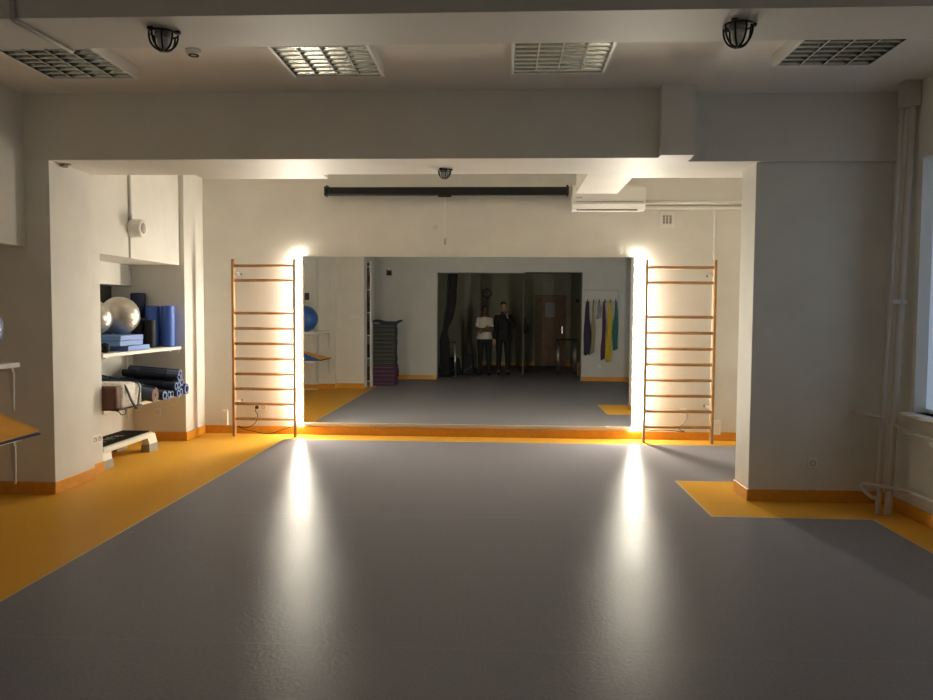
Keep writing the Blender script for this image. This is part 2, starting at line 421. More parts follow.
# caged alarm devices
def caged(c, r, h, label):
    x, y, z = c
    t = thing('caged_detector', (x, y, z), label, 'detector', 'wire-caged detectors under the beams')
    bm = NB(); lathe(bm, (x, y, z), (0, 0, -1), [(r*.62, 0.0005), (r*.62, .02), (r*.5, .03)], 24); obj('mount', bm, GREYPL, t)
    bm = NB(); lathe(bm, (x, y, z-.028), (0, 0, -1), [(r*.46, 0), (r*.44, h*.35), (r*.25, h*.55), (.001, h*.6)], 24); obj('lens', bm, WPLAS, t)
    bm = NB()
    tube(bm, [(x+r*math.cos(a), y+r*math.sin(a), z-.010) for a in [2*math.pi*k/28 for k in range(28)]], .0045, 8, closed=True)
    for k in range(4):
        a = math.pi*k/4+.3
        pts = []
        for j in range(17):
            q = math.pi*j/16
            pts.append((x+r*math.cos(q)*math.cos(a), y+r*math.cos(q)*math.sin(a), z-.010-(h-.01)*math.sin(q)**.8))
        tube(bm, pts, .0045, 8)
    for k in range(3):
        a = 2*math.pi*k/3; box(bm, x+r*1.05*math.cos(a)-.012, x+r*1.05*math.cos(a)+.012, y+r*1.05*math.sin(a)-.008, y+r*1.05*math.sin(a)+.008, z-.012, z)
    obj('cage', bm, BLACKM, t)
caged((-1.497, 3.24, ZL), .060, .085, 'black wire-caged detector beside the sloping ceiling conduit')
caged((.972, 3.235, ZL), .060, .098, 'black wire-caged detector near the ceiling light closest to the pipes')
caged((-.515, 6.37, ZL), .054, .082, 'small black caged detector above the projection screen case')

# conduit on the near beam
bm = NB(); tube(bm, [(-2.06, 3.065, ZC-.001), (-2.06, 3.065, ZL-.008), (-2.06, 3.078, ZL-.011), (-2.03, 3.437, ZL-.011), (-2.03, 3.448, ZL-.008), (-2.03, 3.448, ZC-.001)], .010, 10)
tag(obj('conduit', bm, PIPEM), 'thin painted conduit crossing under the nearest ceiling beam', 'conduit')
# small sensor on the ceiling
t = thing('smoke_detector', (-2.10, 4.99, ZC), 'small pale detector stuck on the ceiling between two louvred lights', 'detector')
bm = NB(); lathe(bm, (-2.10, 4.99, ZC), (0, 0, -1), [(.05, 0), (.052, .02), (.035, .035), (.001, .037)], 28); obj('body', bm, WPLAS, t)
bm = NB(); annulus(bm, (-2.10, 4.99, ZC-.032), (0, 0, -1), .022, .034, .008); obj('sensor_ring', bm, DARK, t)
bm = NB(); box(bm, -3.70, -3.655, 6.06, 6.12, ZL-.028, ZL-.001, bev=.004); box(bm, -3.655, -3.62, 6.08, 6.10, ZL-.014, ZL-.001)
tag(obj('cable_clip', bm, GREYPL), 'tiny grey clip under the beam corner above the white pier', 'clip')

# ------------------------------------------------------------------ projection screen, AC, vent, trunking
t = thing('projection_screen', (-.70, 8.99, 2.93), 'long black rolled projection screen case above the mirror', 'projection screen')
bm = NB(); box(bm, -2.155, .735, 8.945, 9.035, 2.94, 3.035, bev=.02, seg=3); obj('casing', bm, DARK, t, smooth=False)
for x in (-2.165, .745):
    bm = NB(); box(bm, x-.014, x+.014, 8.935, 9.05, 2.93, 3.045, bev=.01); box(bm, x-.008, x+.008, 9.03, D-.001, 2.98, 3.07)
    obj('end_bracket', bm, BLACKM, t)
bm = NB(); box(bm, -.80, -.64, 8.955, 8.975, 2.915, 2.938, bev=.004); tag(obj('slat', bm, DARK, t))
bm = NB(); tube(bm, [(-.715, 8.965, 2.915), (-.715, 8.965, 2.43)], .0045, 6)
pc = obj('pull_cord', bm, WPLAS, t); BASES[pc.name] = BASES[t.name]
bm = NB(); lathe(bm, (-.715, 8.965, 2.43), (0, 0, -1), [(.006, 0), (.011, .02), (.012, .07), (.004, .09)], 12); obj('toggle', bm, GREYPL, pc)

t = thing('air_conditioner', (1.22, D, 2.755), 'white wall air conditioner tucked under the alcove beam', 'air conditioner')
bm = NB()
x0, x1 = .80, 1.655
prof = [(D-.001, 3.045), (D-.17, 3.045), (D-.215, 3.02), (D-.222, 2.87), (D-.21, 2.82), (D-.16, 2.762), (D-.001, 2.755)]
rings(bm, [[Vector((x, y, z)) for y, z in prof] for x in (x0, x1)])
for f in bm.faces: f.smooth = False
obj('casing', bm, WPLAS, t)
bm = NB(); hexa(bm, [(x0+.04, D-.226, 2.845), (x1-.035, D-.226, 2.845), (x1-.035, D-.221, 2.845), (x0+.04, D-.221, 2.845), (x0+.04, D-.225, 2.853), (x1-.035, D-.225, 2.853), (x1-.035, D-.221, 2.853), (x0+.04, D-.221, 2.853)])
obj('seam', bm, GREYPL, t)
bm = NB(); hexa(bm, [(x0+.05, D-.175, 2.768), (x1-.09, D-.175, 2.768), (x1-.09, D-.165, 2.756), (x0+.05, D-.165, 2.756), (x0+.05, D-.218, 2.822), (x1-.09, D-.218, 2.822), (x1-.09, D-.20, 2.822), (x0+.05, D-.20, 2.822)])
obj('air_flap', bm, WHITE, t)
bm = NB(); box(bm, x0+.05, x1-.09, D-.172, D-.160, 2.752, 2.762); obj('air_slot', bm, DARK, t)
bm = NB()
for k, wd in enumerate((.012, .010, .012, .008)):
    box(bm, x0+.045+k*.018, x0+.045+k*.018+wd, D-.2245, D-.220, 2.888, 2.902)
obj('logo', bm, GREYPL, t)
bm = NB(); box(bm, x1-.075, x1-.055, D-.2245, D-.220, 2.862, 2.868); obj('indicator', bm, WHITE, t)

bm = NB(); box(bm, 1.66, XR, D-.035, D-.001, 2.785, 2.822, bev=.004)
tag(obj('cable_trunking', bm, WPLAS), 'white horizontal cable trunking running from the air conditioner', 'trunking')
bm = NB(); tube(bm, [(1.66, D-.03, 2.865), (XR, D-.03, 2.865)], .026, 12)
tag(obj('refrigerant_pipe', bm, PAINT), 'painted pipe just above the horizontal white trunking', 'pipe')
bm = NB(); box(bm, 2.505, 2.535, D-.018, D-.001, .26, 2.784, bev=.003)
tag(obj('cable_trunking', bm, PAINT), 'thin upright trunking dropping behind the wall bars near the pier', 'trunking')
t = thing('air_vent', (1.948, D, 2.585), 'small white louvred wall vent below the horizontal trunking', 'vent')
bm = NB()
for b in ((1.862, 2.034, 2.572, 2.61), (1.862, 2.034, 2.718, 2.756), (1.862, 1.896, 2.61, 2.718), (2.000, 2.034, 2.61, 2.718)): box(bm, b[0], b[1], D-.02, D-.001, b[2], b[3])
obj('frame', bm, WPLAS, t)
bm = NB()
for x in (1.930, 1.966): box(bm, x-.007, x+.007, D-.018, D-.003, 2.61, 2.725)
for k in range(6): box(bm, 1.897, 1.999, D-.014, D-.004, 2.617+k*.018, 2.622+k*.018)
obj('grille', bm, WHITE, t)
bm = NB(); box(bm, 1.893, 2.003, D-.003, D-.001, 2.61, 2.725); obj('backing', bm, GREYPL, t)
bm = NB(); annulus(bm, (-.849, D-.001, 2.574), (0, -1, 0), .030, .038, .008); lathe(bm, (-.849, D-.001, 2.574), (0, -1, 0), [(.03, 0), (.03, .003), (.001, .0035)], 24)
tag(obj('blanking_cap', bm, PAINT), 'round painted cap on the wall beside the screen pull cord', 'cap')

# ------------------------------------------------------------------ sockets and cables
def socket(name, c, nrm, label, gang=1, w_=.08, h_=.08, group=None, mt=None):
    """c on the wall plane, nrm = 'x+','x-','y-','y+' """
    mt = mt or WPLAS
    s = 1 if nrm[1] == '+' else -1
    x, y, z = c
    t = thing(name, c, label, 'socket' if 'socket' in name or 'outlet' in name else 'switch', group)
    for g in range(gang):
        off = (g-(gang-1)/2)*w_
        bm = NB()
        if nrm[0] == 'y': box(bm, x+off-w_/2+.001, x+off+w_/2-.001, *sorted((y, y+s*.011)), z-h_/2, z+h_/2, bev=.003); cc = (x+off, y+s*.011, z); ax = (0, s, 0)
        else: box(bm, *sorted((x, x+s*.011)), y+off-w_/2+.001, y+off+w_/2-.001, z-h_/2, z+h_/2, bev=.003); cc = (x+s*.011, y+off, z); ax = (s, 0, 0)
        pl = obj('plate', bm, mt, t)
        bm = NB(); annulus(bm, cc, ax, .019, .023, .004)
        u = Vector((1, 0, 0)) if nrm[0] == 'y' else Vector((0, 1, 0))
        for q in (-1, 1): lathe(bm, Vector(cc)+u*q*.0085+Vector((0, 0, 0)), ax, [(.003, 0), (.003, .0015)], 8)
        lathe(bm, Vector(cc)+Vector((0, 0, .011)), ax, [(.0025, 0), (.0025, .006)], 8)
        obj('face_ring', bm, GREYPL, t)
    return t
socket('wall_socket', (2.53, 6.15, .325), 'y-', 'white socket on the dark wall beside the heating pipes')
socket('wall_socket', (-3.80, 6.72, .325), 'x+', 'white double socket on the wall between pier and step platform', gang=2)
socket('wall_socket', (-4.08, 8.55, .333), 'y-', 'white socket inside the niche under the rolled mats')
sl = socket('wall_socket', (-3.03, D, .335), 'y-', 'white double socket behind the wall bars nearer the niche', gang=2)
sr = socket('wall_socket', (2.19, D, .345), 'y-', 'white socket behind the wall bars nearer the pier')
socket('wall_socket', (2.16, 1.27, .34), 'y+', 'white socket under the hanging exercise bands')
def vbox(name, x, z0, z1, w_, label):
    t = thing(name, (x, D, z0), label, 'switch box')
    bm = NB(); box(bm, x-w_/2, x+w_/2, D-.045, D-.001, z0, z1, bev=.006); obj('case', bm, WPLAS, t)
    for q in (.3, .7):
        bm = NB(); zc = z0+(z1-z0)*q; box(bm, x-w_*.3, x+w_*.3, D-.049, D-.044, zc-.028, zc+.028, bev=.003); obj('rocker', bm, WHITE, t)
vbox('switch_box', -3.47, .105, .295, .062, 'tall white box low on the wall outside the bars near the niche')
vbox('switch_box', 2.588, .075, .25, .085, 'tall white box low on the wall outside the bars near the pier')
bm = NB(); lathe(bm, (-3.07, D-.013, .335), (0, -1, 0), [(.022, 0), (.022, .02), (.012, .035), (.006, .045)], 14)
t = thing('power_cable', (-3.07, D-.02, .33), 'black cable plugged in behind the bars, trailing along the baseboard', 'cable')
obj('plug', bm, DARK, t)
bm = NB(); pts = [(-3.07, D-.05, .335), (-3.075, D-.07, .30), (-3.05, D-.06, .25), (-3.06, D-.05, .18), (-3.12, D-.05, .11), (-3.22, D-.05, .08), (-3.30, D-.06, .10), (-3.24, D-.06, .07), (-3.1, D-.05, .035), (-2.95, D-.05, .012), (-2.85, D-.05, .022), (-2.75, D-.045, .06), (-2.62, D-.035, .10), (-2.55, D-.03, .148)]
def smoothpts(p, k=4):
    p = [Vector(q) for q in p]; out = []
    for i in range(len(p)-1):
        a, b, c, d = p[max(i-1, 0)], p[i], p[i+1], p[min(i+2, len(p)-1)]
        for j in range(k):
            s = j/k; out.append(.5*((2*b)+(c-a)*s+(2*a-5*b+4*c-d)*s*s+(3*b-a-3*c+d)*s**3))
    out.append(p[-1]); return out
tube(bm, smoothpts(pts), .0042, 8); obj('wire', bm, DARK, t)
t = thing('power_cable', (2.19, D-.02, .33), 'white cable hanging from the socket behind the bars near the pier', 'cable')
bm = NB(); lathe(bm, (2.205, D-.013, .345), (0, -1, 0), [(.02, 0), (.02, .02), (.012, .035), (.006, .045)], 14); obj('plug', bm, WPLAS, t)
bm = NB(); tube(bm, smoothpts([(2.205, D-.05, .345), (2.22, D-.07, .32), (2.21, D-.06, .25), (2.15, D-.05, .18), (2.12, D-.05, .16)]), .008, 8); obj('wire', bm, GREYPL, t)
bm = NB(); tube(bm, smoothpts([(2.12, D-.05, .16), (2.15, D-.05, .13), (2.20, D-.05, .105), (2.1, D-.05, .115), (1.95, D-.045, .125), (1.8, D-.04, .12), (1.66, D-.035, .14)]), .0045, 8); obj('lead', bm, DARK, t)

# ------------------------------------------------------------------ heating pipes, radiator
t = thing('heating_pipes', (2.97, 5.80, 0), 'pair of painted upright heating pipes in the corner by the window', 'pipes')
PX, PY = 3.045, 5.83
bm = NB(); tube(bm, smoothpts([(PX+.018, PY, 3.20), (PX-.02, PY, 1.7), (PX-.055, PY, .33), (PX-.062, PY-.01, .2), (PX-.085, PY-.05, .10), (PX-.095, PY-.06, .0)], 6), .027, 14); obj('thick_pipe', bm, PIPEM, t)
bm = NB(); tube(bm, smoothpts([(PX-.045, PY+.03, 3.20), (PX-.085, PY+.03, 1.7), (PX-.125, PY+.03, .30), (PX-.13, PY+.0, .2), (PX-.15, PY-.02, .10), (PX-.155, PY-.03, .0)], 6), .018, 12); obj('thin_pipe', bm, PIPEM, t)
bm = NB(); box(bm, PX-.07, PX+.048, PY-.045, PY+.055, 3.10, ZC-.001, bev=.004); obj('ceiling_collar', bm, PIPEM, t)
bm = NB(); box(bm, PX-.10, PX+.005, PY-.035, PY-.022, 1.62, 1.65); lathe(bm, (PX-.03, PY-.034, 1.635), (0, -1, 0), [(.012, 0), (.012, .01)], 8); obj('clamp', bm, PIPEM, t)
bm = NB(); tube(bm, smoothpts([(PX-.11, PY+.03, .745), (PX-.15, PY+.03, .745), (PX-.20, PY+.08, .75), (PX-.21, 6.148, .75)], 5), .013, 10); obj('branch', bm, PIPEM, t)
bm = NB(); tube(bm, smoothpts([(PX-.045, PY-.01, .70), (PX-.04, PY-.10, .675), (PX-.03, PY-.30, .665), (PX-.03, 5.15, .665)], 5), .013, 10); obj('branch', bm, PIPEM, t)
bm = NB(); tube(bm, smoothpts([(PX-.14, PY-.01, .125), (PX-.20, PY-.03, .13), (PX-.245, PY+.02, .18), (PX-.235, PY+.05, .215), (PX-.19, PY-.02, .225), (PX-.06, PY-.12, .22), (PX-.04, PY-.35, .235), (PX-.04, 5.15, .235)], 5), .014, 10); obj('branch', bm, PIPEM, t)
t = thing('radiator', (2.97, 4.6, .12), 'white panel radiator under the window sill', 'radiator')
bm = NB(); box(bm, 2.90, 2.93, 3.95, 5.10, .15, .74, bev=.01); box(bm, 2.97, 3.0, 3.95, 5.10, .15, .74, bev=.01)
for k in range(22): box(bm, 2.892, 2.90, 3.98+k*.05, 4.01+k*.05, .19, .70)
obj('panel', bm, WHITE, t)
bm = NB(); box(bm, 2.93, 2.97, 3.97, 5.08, .74, .745); obj('top_grille', bm, WHITE, t)
bm = NB(); tube(bm, [(2.95, 5.10, .665), (2.95, 5.15, .665)], .014); lathe(bm, (2.955, 5.125, .665), (-1, 0, 0), [(.018, 0), (.02, .05), (.016, .07)], 16); obj('valve', bm, WPLAS, t)
for y in (4.05, 5.0):
    bm = NB(); box(bm, 2.998, XR-.001, y-.02, y+.02, .3, .6); box(bm, 2.935, 2.96, y-.012, y+.012, 0, .16); obj('bracket', bm, WHITE, t)

# ------------------------------------------------------------------ storage niche
def shelf(name, z, label):
    t = thing(name, (-4.08, 7.69, z-.035), label, 'shelf')
    bm = NB(); box(bm, -4.368, -3.785, 6.835, 8.545, z-.035, z, bev=.003); obj('board', bm, WHITE, t)
    for y in (7.0, 8.38):
        bm = NB(); box(bm, -4.366, -4.35, y-.015, y+.015, z-.30, z-.035); box(bm, -4.35, -3.84, y-.015, y+.015, z-.055, z-.035)
        obj('bracket', bm, WHITE, t)
    bm = NB(); hexa(bm, [(-3.90, 8.53, z-.17), (-3.86, 8.53, z-.17), (-3.86, 8.548, z-.17), (-3.90, 8.548, z-.17), (-3.98, 8.53, z-.036), (-3.80, 8.53, z-.036), (-3.80, 8.548, z-.036), (-3.98, 8.548, z-.036)])
    obj('end_plate', bm, WHITE, t)
shelf('wall_shelf', 1.115, 'white niche shelf carrying silver balls and blue rollers')
shelf('wall_shelf', .575, 'white niche shelf carrying rolled mats and a floral bag')
def eball(c, r, m, label, grp=None, name='exercise_ball'):
    bm = NB()
    x, y, z = c
    prof = []
    n = 48
    for k in range(n+1):
        a = -math.pi/2+math.pi*k/n
        rr = r*(1+.0035*math.cos(a*26)) if abs(a) < 1.25 else r
        prof.append((max(rr*math.cos(a), 1e-4), rr*math.sin(a)))
    lathe(bm, (x, y, z), (0, .25, 1), prof, 48)
    o = thing(name, (x, y, z-r), label, 'ball', grp)
    obj('shell', bm, m, o)
    bm = NB(); ax = Vector((0, .25, 1)).normalized(); lathe(bm, Vector(c)+ax*(r-.002), ax, [(.008, 0), (.008, .004), (.004, .005)], 14); obj('valve', bm, WPLAS, o)
ZS = 1.115
eball((-4.05, 7.655, ZS+.165+.198), .198, SILV, 'silver exercise ball closer to the blue rollers', 'silver exercise balls on the niche shelf')
eball((-4.13, 7.285, ZS+.165+.176), .176, SILV, 'silver exercise ball half hidden at the niche edge', 'silver exercise balls on the niche shelf')
# foam blocks
for k, (y0, y1, l) in enumerate(((7.40, 7.86, 'bottom light blue foam board of the stack under the silver balls'), (7.27, 7.74, 'middle light blue foam board of the stack under the silver balls'),
                                 (7.27, 7.74, 'top light blue foam board of the stack under the silver balls'))):
    bm = NB(); z = ZS+k*.055; box(bm, -4.22, -3.83+(.0, -.015, -.01)[k], y0, y1, z, z+.053, bev=.006)
    tag(obj('foam_board', bm, LBLUE), l, 'foam board', 'foam boards stacked on the niche shelf')
for x, y, l in ((-3.90, 6.93, 'black medicine ball closest to the niche edge'), (-3.90, 7.075, 'black medicine ball beside the foam boards')):
    bm = NB(); ball(bm, (x, y, ZS+.05), .05, 24); tag(obj('medicine_ball', bm, DARK), l, 'ball', 'small black balls on the niche shelf')
def roller(c, r, h, m, label, core=True):
    x, y, z = c; t = thing('foam_roller', c, label, 'foam roller', 'foam rollers standing on the niche shelf')
    bm = NB(); prof = [(r*.45, h), (r-.008, h), (r, h-.008)]+[(r*(1-.01*(k % 2)), h*(1-(k+1)/24)) for k in range(23)]+[(r, .0), (r*.45, 0)]
    u = 32
    rs = [[Vector((x+q*math.cos(2*math.pi*k/u), y+q*math.sin(2*math.pi*k/u), z+hh)) for k in range(u)] for q, hh in prof]
    rings(bm, rs, closed=True); obj('foam', bm, m, t)
    bm = NB(); annulus(bm, (x, y, z), (0, 0, 1), r*.40, r*.455, h-.004); obj('core', bm, DARK, t)
roller((-4.055, 8.40, ZS), .078, .475, BLUEF, 'bright blue foam roller standing next to the black roller')
roller((-3.885, 8.42, ZS), .078, .475, BLUEF, 'bright blue foam roller standing at the end of the niche shelf')
roller((-4.245, 8.44, ZS), .082, .62, NAVY, 'tall navy foam roller against the niche back wall')
roller((-3.99, 8.20, ZS), .060, .31, DARK, 'short black foam roller in front of the blue ones')
roller((-4.13, 8.22, ZS), .070, .33, DARK, 'short black foam roller beside the silver ball')
# rolled mats (along x)
def spiral_mat(c, r, x0, x1, label, body, edge, turns=3, hollow=.5, sk=.17, lift=.03):
    y, z = c
    t = thing('rolled_mat', ((x0+x1)/2, y, z-r), label, 'rolled mat', 'rolled exercise mats on the lower niche shelf')
    bm = NB(); n = int(turns*22); th = r*(1-hollow)/turns*.86; pa = []
    ph = random.random()*6
    for k in range(n+1):
        a = 2*math.pi*turns*k/n; q = r*hollow+(r*(1-hollow))*k/n
        pa.append((q, a+ph))
    def ringpts(x, shrink=0.):
        outer = [Vector((x, y+q*math.cos(a), z+q*math.sin(a))) for q, a in pa]
        inner = [Vector((x, y+(q-th)*math.cos(a), z+(q-th)*math.sin(a))) for q, a in pa][::-1]
        return outer+inner
    A, B = ringpts(x0), ringpts(x1)
    va = [bm.verts.new(p) for p in A]; vb = [bm.verts.new(p) for p in B]; N = len(va)
    for j in range(N):
        f = bm.faces.new((va[j], va[(j+1) % N], vb[(j+1) % N], vb[j])); f.smooth = True
    for vs, s in ((va, 1), (vb, -1)):
        for k in range(n):
            f = bm.faces.new((vs[k], vs[k+1], vs[N-2-k], vs[N-1-k])); f.material_index = 1
    obj('foam', bm, [body, edge], t)
    for xx in (x0+.16, x1-.16):
        bm = NB(); annulus(bm, (xx-.012, y, z), (1, 0, 0), r-.001, r+.002, .024); obj('strap', bm, body, t)
    for ch in t.children:                       # the rolls lie at a slant across the shelf
        for v in ch.data.vertices:
            u = (x1-(v.co.x+(x0+x1)/2))/(x1-x0); v.co.y += sk*u; v.co.z += lift*u
spiral_mat((7.425, .662), .084, -4.32, -3.57, 'fat slate mat roll with brown spiral end beside the floral bag', MATS, BROWN, 3, .3, .26, .11)
Z2 = .575
r_ = .047
rolls = [(7.665, Z2+.06, .058, MATB, 'rolled mat on the shelf just behind the fattest roll'),
         (7.80, Z2+.048, r_, MATB, 'bottom-row mat roll, second after the fattest roll'),
         (7.90, Z2+.048, r_, MATB, 'bottom-row mat roll, third after the fattest roll'),
         (8.00, Z2+.048, r_, MATB, 'bottom-row mat roll, fourth after the fattest roll'),
         (8.10, Z2+.048, r_, MATB, 'bottom-row mat roll, fifth after the fattest roll'),
         (8.285, Z2+.068, .067, MATB, 'dark mat roll at the far end of the bottom row'),
         (7.95, Z2+.048+.083, r_, MATB, 'middle-row mat roll nearest the fattest roll'),
         (8.05, Z2+.048+.083, r_, MATB, 'middle-row mat roll next along toward the end plate'),
         (8.15, Z2+.048+.105, r_, MATB, 'middle-row mat roll resting against the big end roll'),
         (8.02, Z2+.048+.170, r_, MATB, 'topmost dark mat roll of the pile'),
         (8.135, Z2+.048+.20, r_+.006, MATS, 'slate blue mat roll lying on the back of the pile')]
for k, (y, z, r, m, l) in enumerate(rolls):
    spiral_mat((y, z), r, -4.30+.01*(k % 3), -3.58-(.015*(k % 3)) if k != 10 else -3.62, l, m, MATE, 2, .58)
# floral bag
t = thing('duffel_bag', (-3.85, 7.0, Z2), 'white floral bag with brown end and black straps on the niche shelf', 'bag')
bm = NB(); box(bm, -4.10, -3.655, 6.925, 7.335, Z2, .815, bev=.045, seg=4)
for v in bm.verts: v.co.z -= .012*math.sin(v.co.y*25)*(1 if v.co.z > .7 else 0)
obj('body', bm, FLORAL, t, smooth=True)
bm = NB(); box(bm, -4.09, -3.67, 6.84, 6.93, Z2+.01, .805, bev=.02, seg=3); obj('end_pocket', bm, BROWN, t, smooth=True)
for off in (0, ):
    bm = NB(); P = smoothpts([(-3.71, 6.99, .822), (-3.665, 6.99, .808), (-3.643, 7.01, .75), (-3.63, 7.05, .66), (-3.615, 7.11, .58), (-3.615, 7.15, .59), (-3.627, 7.20, .68), (-3.635, 7.235, .74), (-3.65, 7.235, .80), (-3.71, 7.23, .822)], 5)
    rs = []
    for i, p in enumerate(P):
        d = (P[min(i+1, len(P)-1)]-P[max(i-1, 0)]).normalized(); n = Vector((1, 0, 0)); s = d.cross(n).normalized()
        rs.append([p+s*.016+n*.002, p-s*.016+n*.002, p-s*.016-n*.002, p+s*.016-n*.002])
    rings(bm, rs); obj('strap', bm, DARK, t)
bm = NB(); tube(bm, smoothpts([(-3.70, 6.80, Z2+.012), (-3.64, 6.82, Z2+.0), (-3.63, 6.86, Z2-.035), (-3.63, 6.93, Z2-.04), (-3.64, 6.96, Z2+.0), (-3.69, 6.97, Z2+.008)], 5), .005, 6); obj('cord', bm, DARK, t)
bm = NB(); box(bm, -4.08, -3.65, 6.86, 7.31, Z2-.0, Z2+.012); obj('bottom_piping', bm, DARK, t)

# step platform in the niche
t = thing('step_platform', (-4.03, 7.41, 0), 'white aerobic step platform with black ribbed top, on the floor under the niche shelves', 'step platform')
X0, X1, Y0, Y1, ZT = -4.25, -3.83, 6.855, 7.97, .205
bm = NB(); box(bm, X0+.02, X1-.02, Y0+.02, Y1-.02, ZT-.055, ZT-.004, bev=.012)
for s, (ya, yb) in ((1, (Y0, Y0+.20)), (-1, (Y1-.20, Y1))):
    for (xa, xb) in ((X0, X0+.07), (X1-.07, X1)):
        lo = (xa-.012 if xa == X0 else xa, xb+.012 if xb == X1 else xb)
        yo = (ya-.012, yb-.03) if s == 1 else (ya+.03, yb+.012)
        hexa(bm, [(lo[0], yo[0], .075), (lo[1], yo[0], .075), (lo[1], yo[1], .075), (lo[0], yo[1], .075), (xa+.01, ya+.015, ZT-.02), (xb-.01, ya+.015, ZT-.02), (xb-.01, yb-.0, ZT-.02), (xa+.01, yb-.0, ZT-.02)])
box(bm, X1-.045, X1-.002, Y0+.05, Y1-.05, ZT-.055, ZT-.008, bev=.006); box(bm, X0+.002, X0+.045, Y0+.05, Y1-.05, ZT-.055, ZT-.008, bev=.006)
obj('platform', bm, STEPW, t)
bm = NB(); box(bm, X0+.05, X1-.05, Y0+.05, Y1-.05, ZT-.006, ZT, bev=.002, seg=1)
for k in range(27):
    y = Y0+.07+k*.0385
    box(bm, X0+.06, X1-.06, y, y+.016, ZT-.001, ZT+.005)
obj('ribbed_top', bm, DARK, t)
bm = NB()
for k in range(9): box(bm, X0+.14+.012*(k % 3), X0+.20+.03*((k*7) % 3), Y0+.22+k*.062, Y0+.25+k*.062, ZT+.003, ZT+.0062)
obj('lettering', bm, STEPG, t)
for (ya, yb) in ((Y0-.014, Y0+.185), (Y1-.185, Y1+.014)):
    for (xa, xb) in ((X0-.014, X0+.075), (X1-.075, X1+.014)):
        bm = NB(); hexa(bm, [(xa-.006, ya-.006, .0), (xb+.006, ya-.006, .0), (xb+.006, yb+.006, .0), (xa-.006, yb+.006, .0), (xa, ya, .082), (xb, ya, .082), (xb, yb, .082), (xa, yb, .082)])
        obj('foot_block', bm, STEPG, t)

# round speaker with conduit on the panelled wall
t = thing('wall_speaker', (-3.79, 7.45, 2.37), 'round white speaker at the end of a conduit above the niche', 'speaker')
bm = NB(); lathe(bm, (-3.79, 7.42, 2.365), (1, 0, 0), [(.085, 0), (.092, .012), (.092, .115), (.084, .125), (.07, .127), (.001, .124)], 36); obj('housing', bm, WPLAS, t)
bm = NB(); lathe(bm, (-3.668, 7.42, 2.365), (1, 0, 0), [(.066, 0), (.066, .004), (.001, .006)], 30); obj('grille', bm, mat('speaker_cloth', (.42, .39, .33), .8), t)
bm = NB(); tube(bm, [(-3.78, 7.385, 2.45), (-3.78, 7.385, ZC)], .016, 12); obj('conduit', bm, PAINT, t)

# ------------------------------------------------------------------ open rack on the window-less side with blue ball and wedge
t = thing('storage_rack', (-3.66, 4.38, 0), 'white two-shelf rack standing in the dim side recess', 'rack')
for z in (1.165, .65):
    bm = NB(); box(bm, -4.06, -3.37, 3.78, 5.01, z-.035, z, bev=.003); obj('shelf_board', bm, WHITE, t)
for y in (3.86, 4.93):
    bm = NB(); box(bm, -4.055, -4.025, y-.015, y+.015, 0, 1.13, bev=.003); obj('leg', bm, GREYP, t)
    bm = NB(); box(bm, -4.04, -3.62, y-.015, y+.015, 0, .03, bev=.003); obj('foot_bar', bm, GREYP, t)
for z in (1.13, .615):
    for y in (3.86, 4.975):
        bm = NB(); box(bm, -4.04, -3.40, y-.010, y+.010, z-.03, z-.001)
        hexa(bm, [(-3.405, y-.006, z-.30), (-3.395, y-.006, z-.30), (-3.395, y+.006, z-.30), (-3.405, y+.006, z-.30), (-3.43, y-.008, z-.03), (-3.39, y-.008, z-.03), (-3.39, y+.008, z-.03), (-3.43, y+.008, z-.03)])
        obj('bracket', bm, GREYP, t)
eball((-3.62, 4.79, 1.165+.238), .238, BLUEB, 'large blue exercise ball on the white rack in the side recess')
t = thing('balance_wedge', (-3.55, 4.5, .65), 'orange-topped wedge board with blue ends on the lower rack shelf', 'wedge')
W = dict(y0=4.25, y1=5.055)
bm = NB(); hexa(bm, [(-3.80, W['y0'], .651), (-3.27, W['y0'], .651), (-3.27, W['y1'], .651), (-3.80, W['y1'], .651), (-3.80, W['y0'], .660), (-3.285, W['y0'], .660), (-3.285, W['y1'], .672), (-3.80, W['y1'], .885)])
obj('foam_core', bm, BLUEB, t)
bm = NB(); hexa(bm, [(-3.80, W['y0'], .661), (-3.27, W['y0'], .661), (-3.27, W['y1'], .673), (-3.80, W['y1'], .886), (-3.80, W['y0'], .669), (-3.27, W['y0'], .669), (-3.27, W['y1'], .681), (-3.80, W['y1'], .894)])
obj('top_board', bm, ORNG, t)
bm = NB(); box(bm, -3.272, -3.262, W['y0'], W['y1'], .651, .662); obj('edging', bm, DARK, t)
bm = NB()
for k in range(6): lathe(bm, (-3.72+.06*k, W['y1'], .69+.03*((k*5) % 3)), (0, 1, 0), [(.008, 0), (.008, .002)], 8)
obj('dots', bm, WHITE, t)

# framed picture and poster at the recess end
t = thing('framed_picture', (-3.85, 3.75, 1.74), 'small dark framed picture on the wall above the rack', 'picture')
bm = NB(); box(bm, -3.91, -3.79, 3.751, 3.77, 1.74, 1.92, bev=.003); obj('frame', bm, WHITE, t)
bm = NB(); box(bm, -3.895, -3.805, 3.768, 3.772, 1.76, 1.90); obj('print', bm, mat('print_dark', (.10, .06, .06), .5), t)
bm = NB(); box(bm, -4.08, -3.95, 3.751, 3.757, 1.68, 2.02); tag(obj('poster', bm, mat('poster_pink', (.45, .25, .22), .6)), 'pale pink poster beside the small framed picture', 'poster')

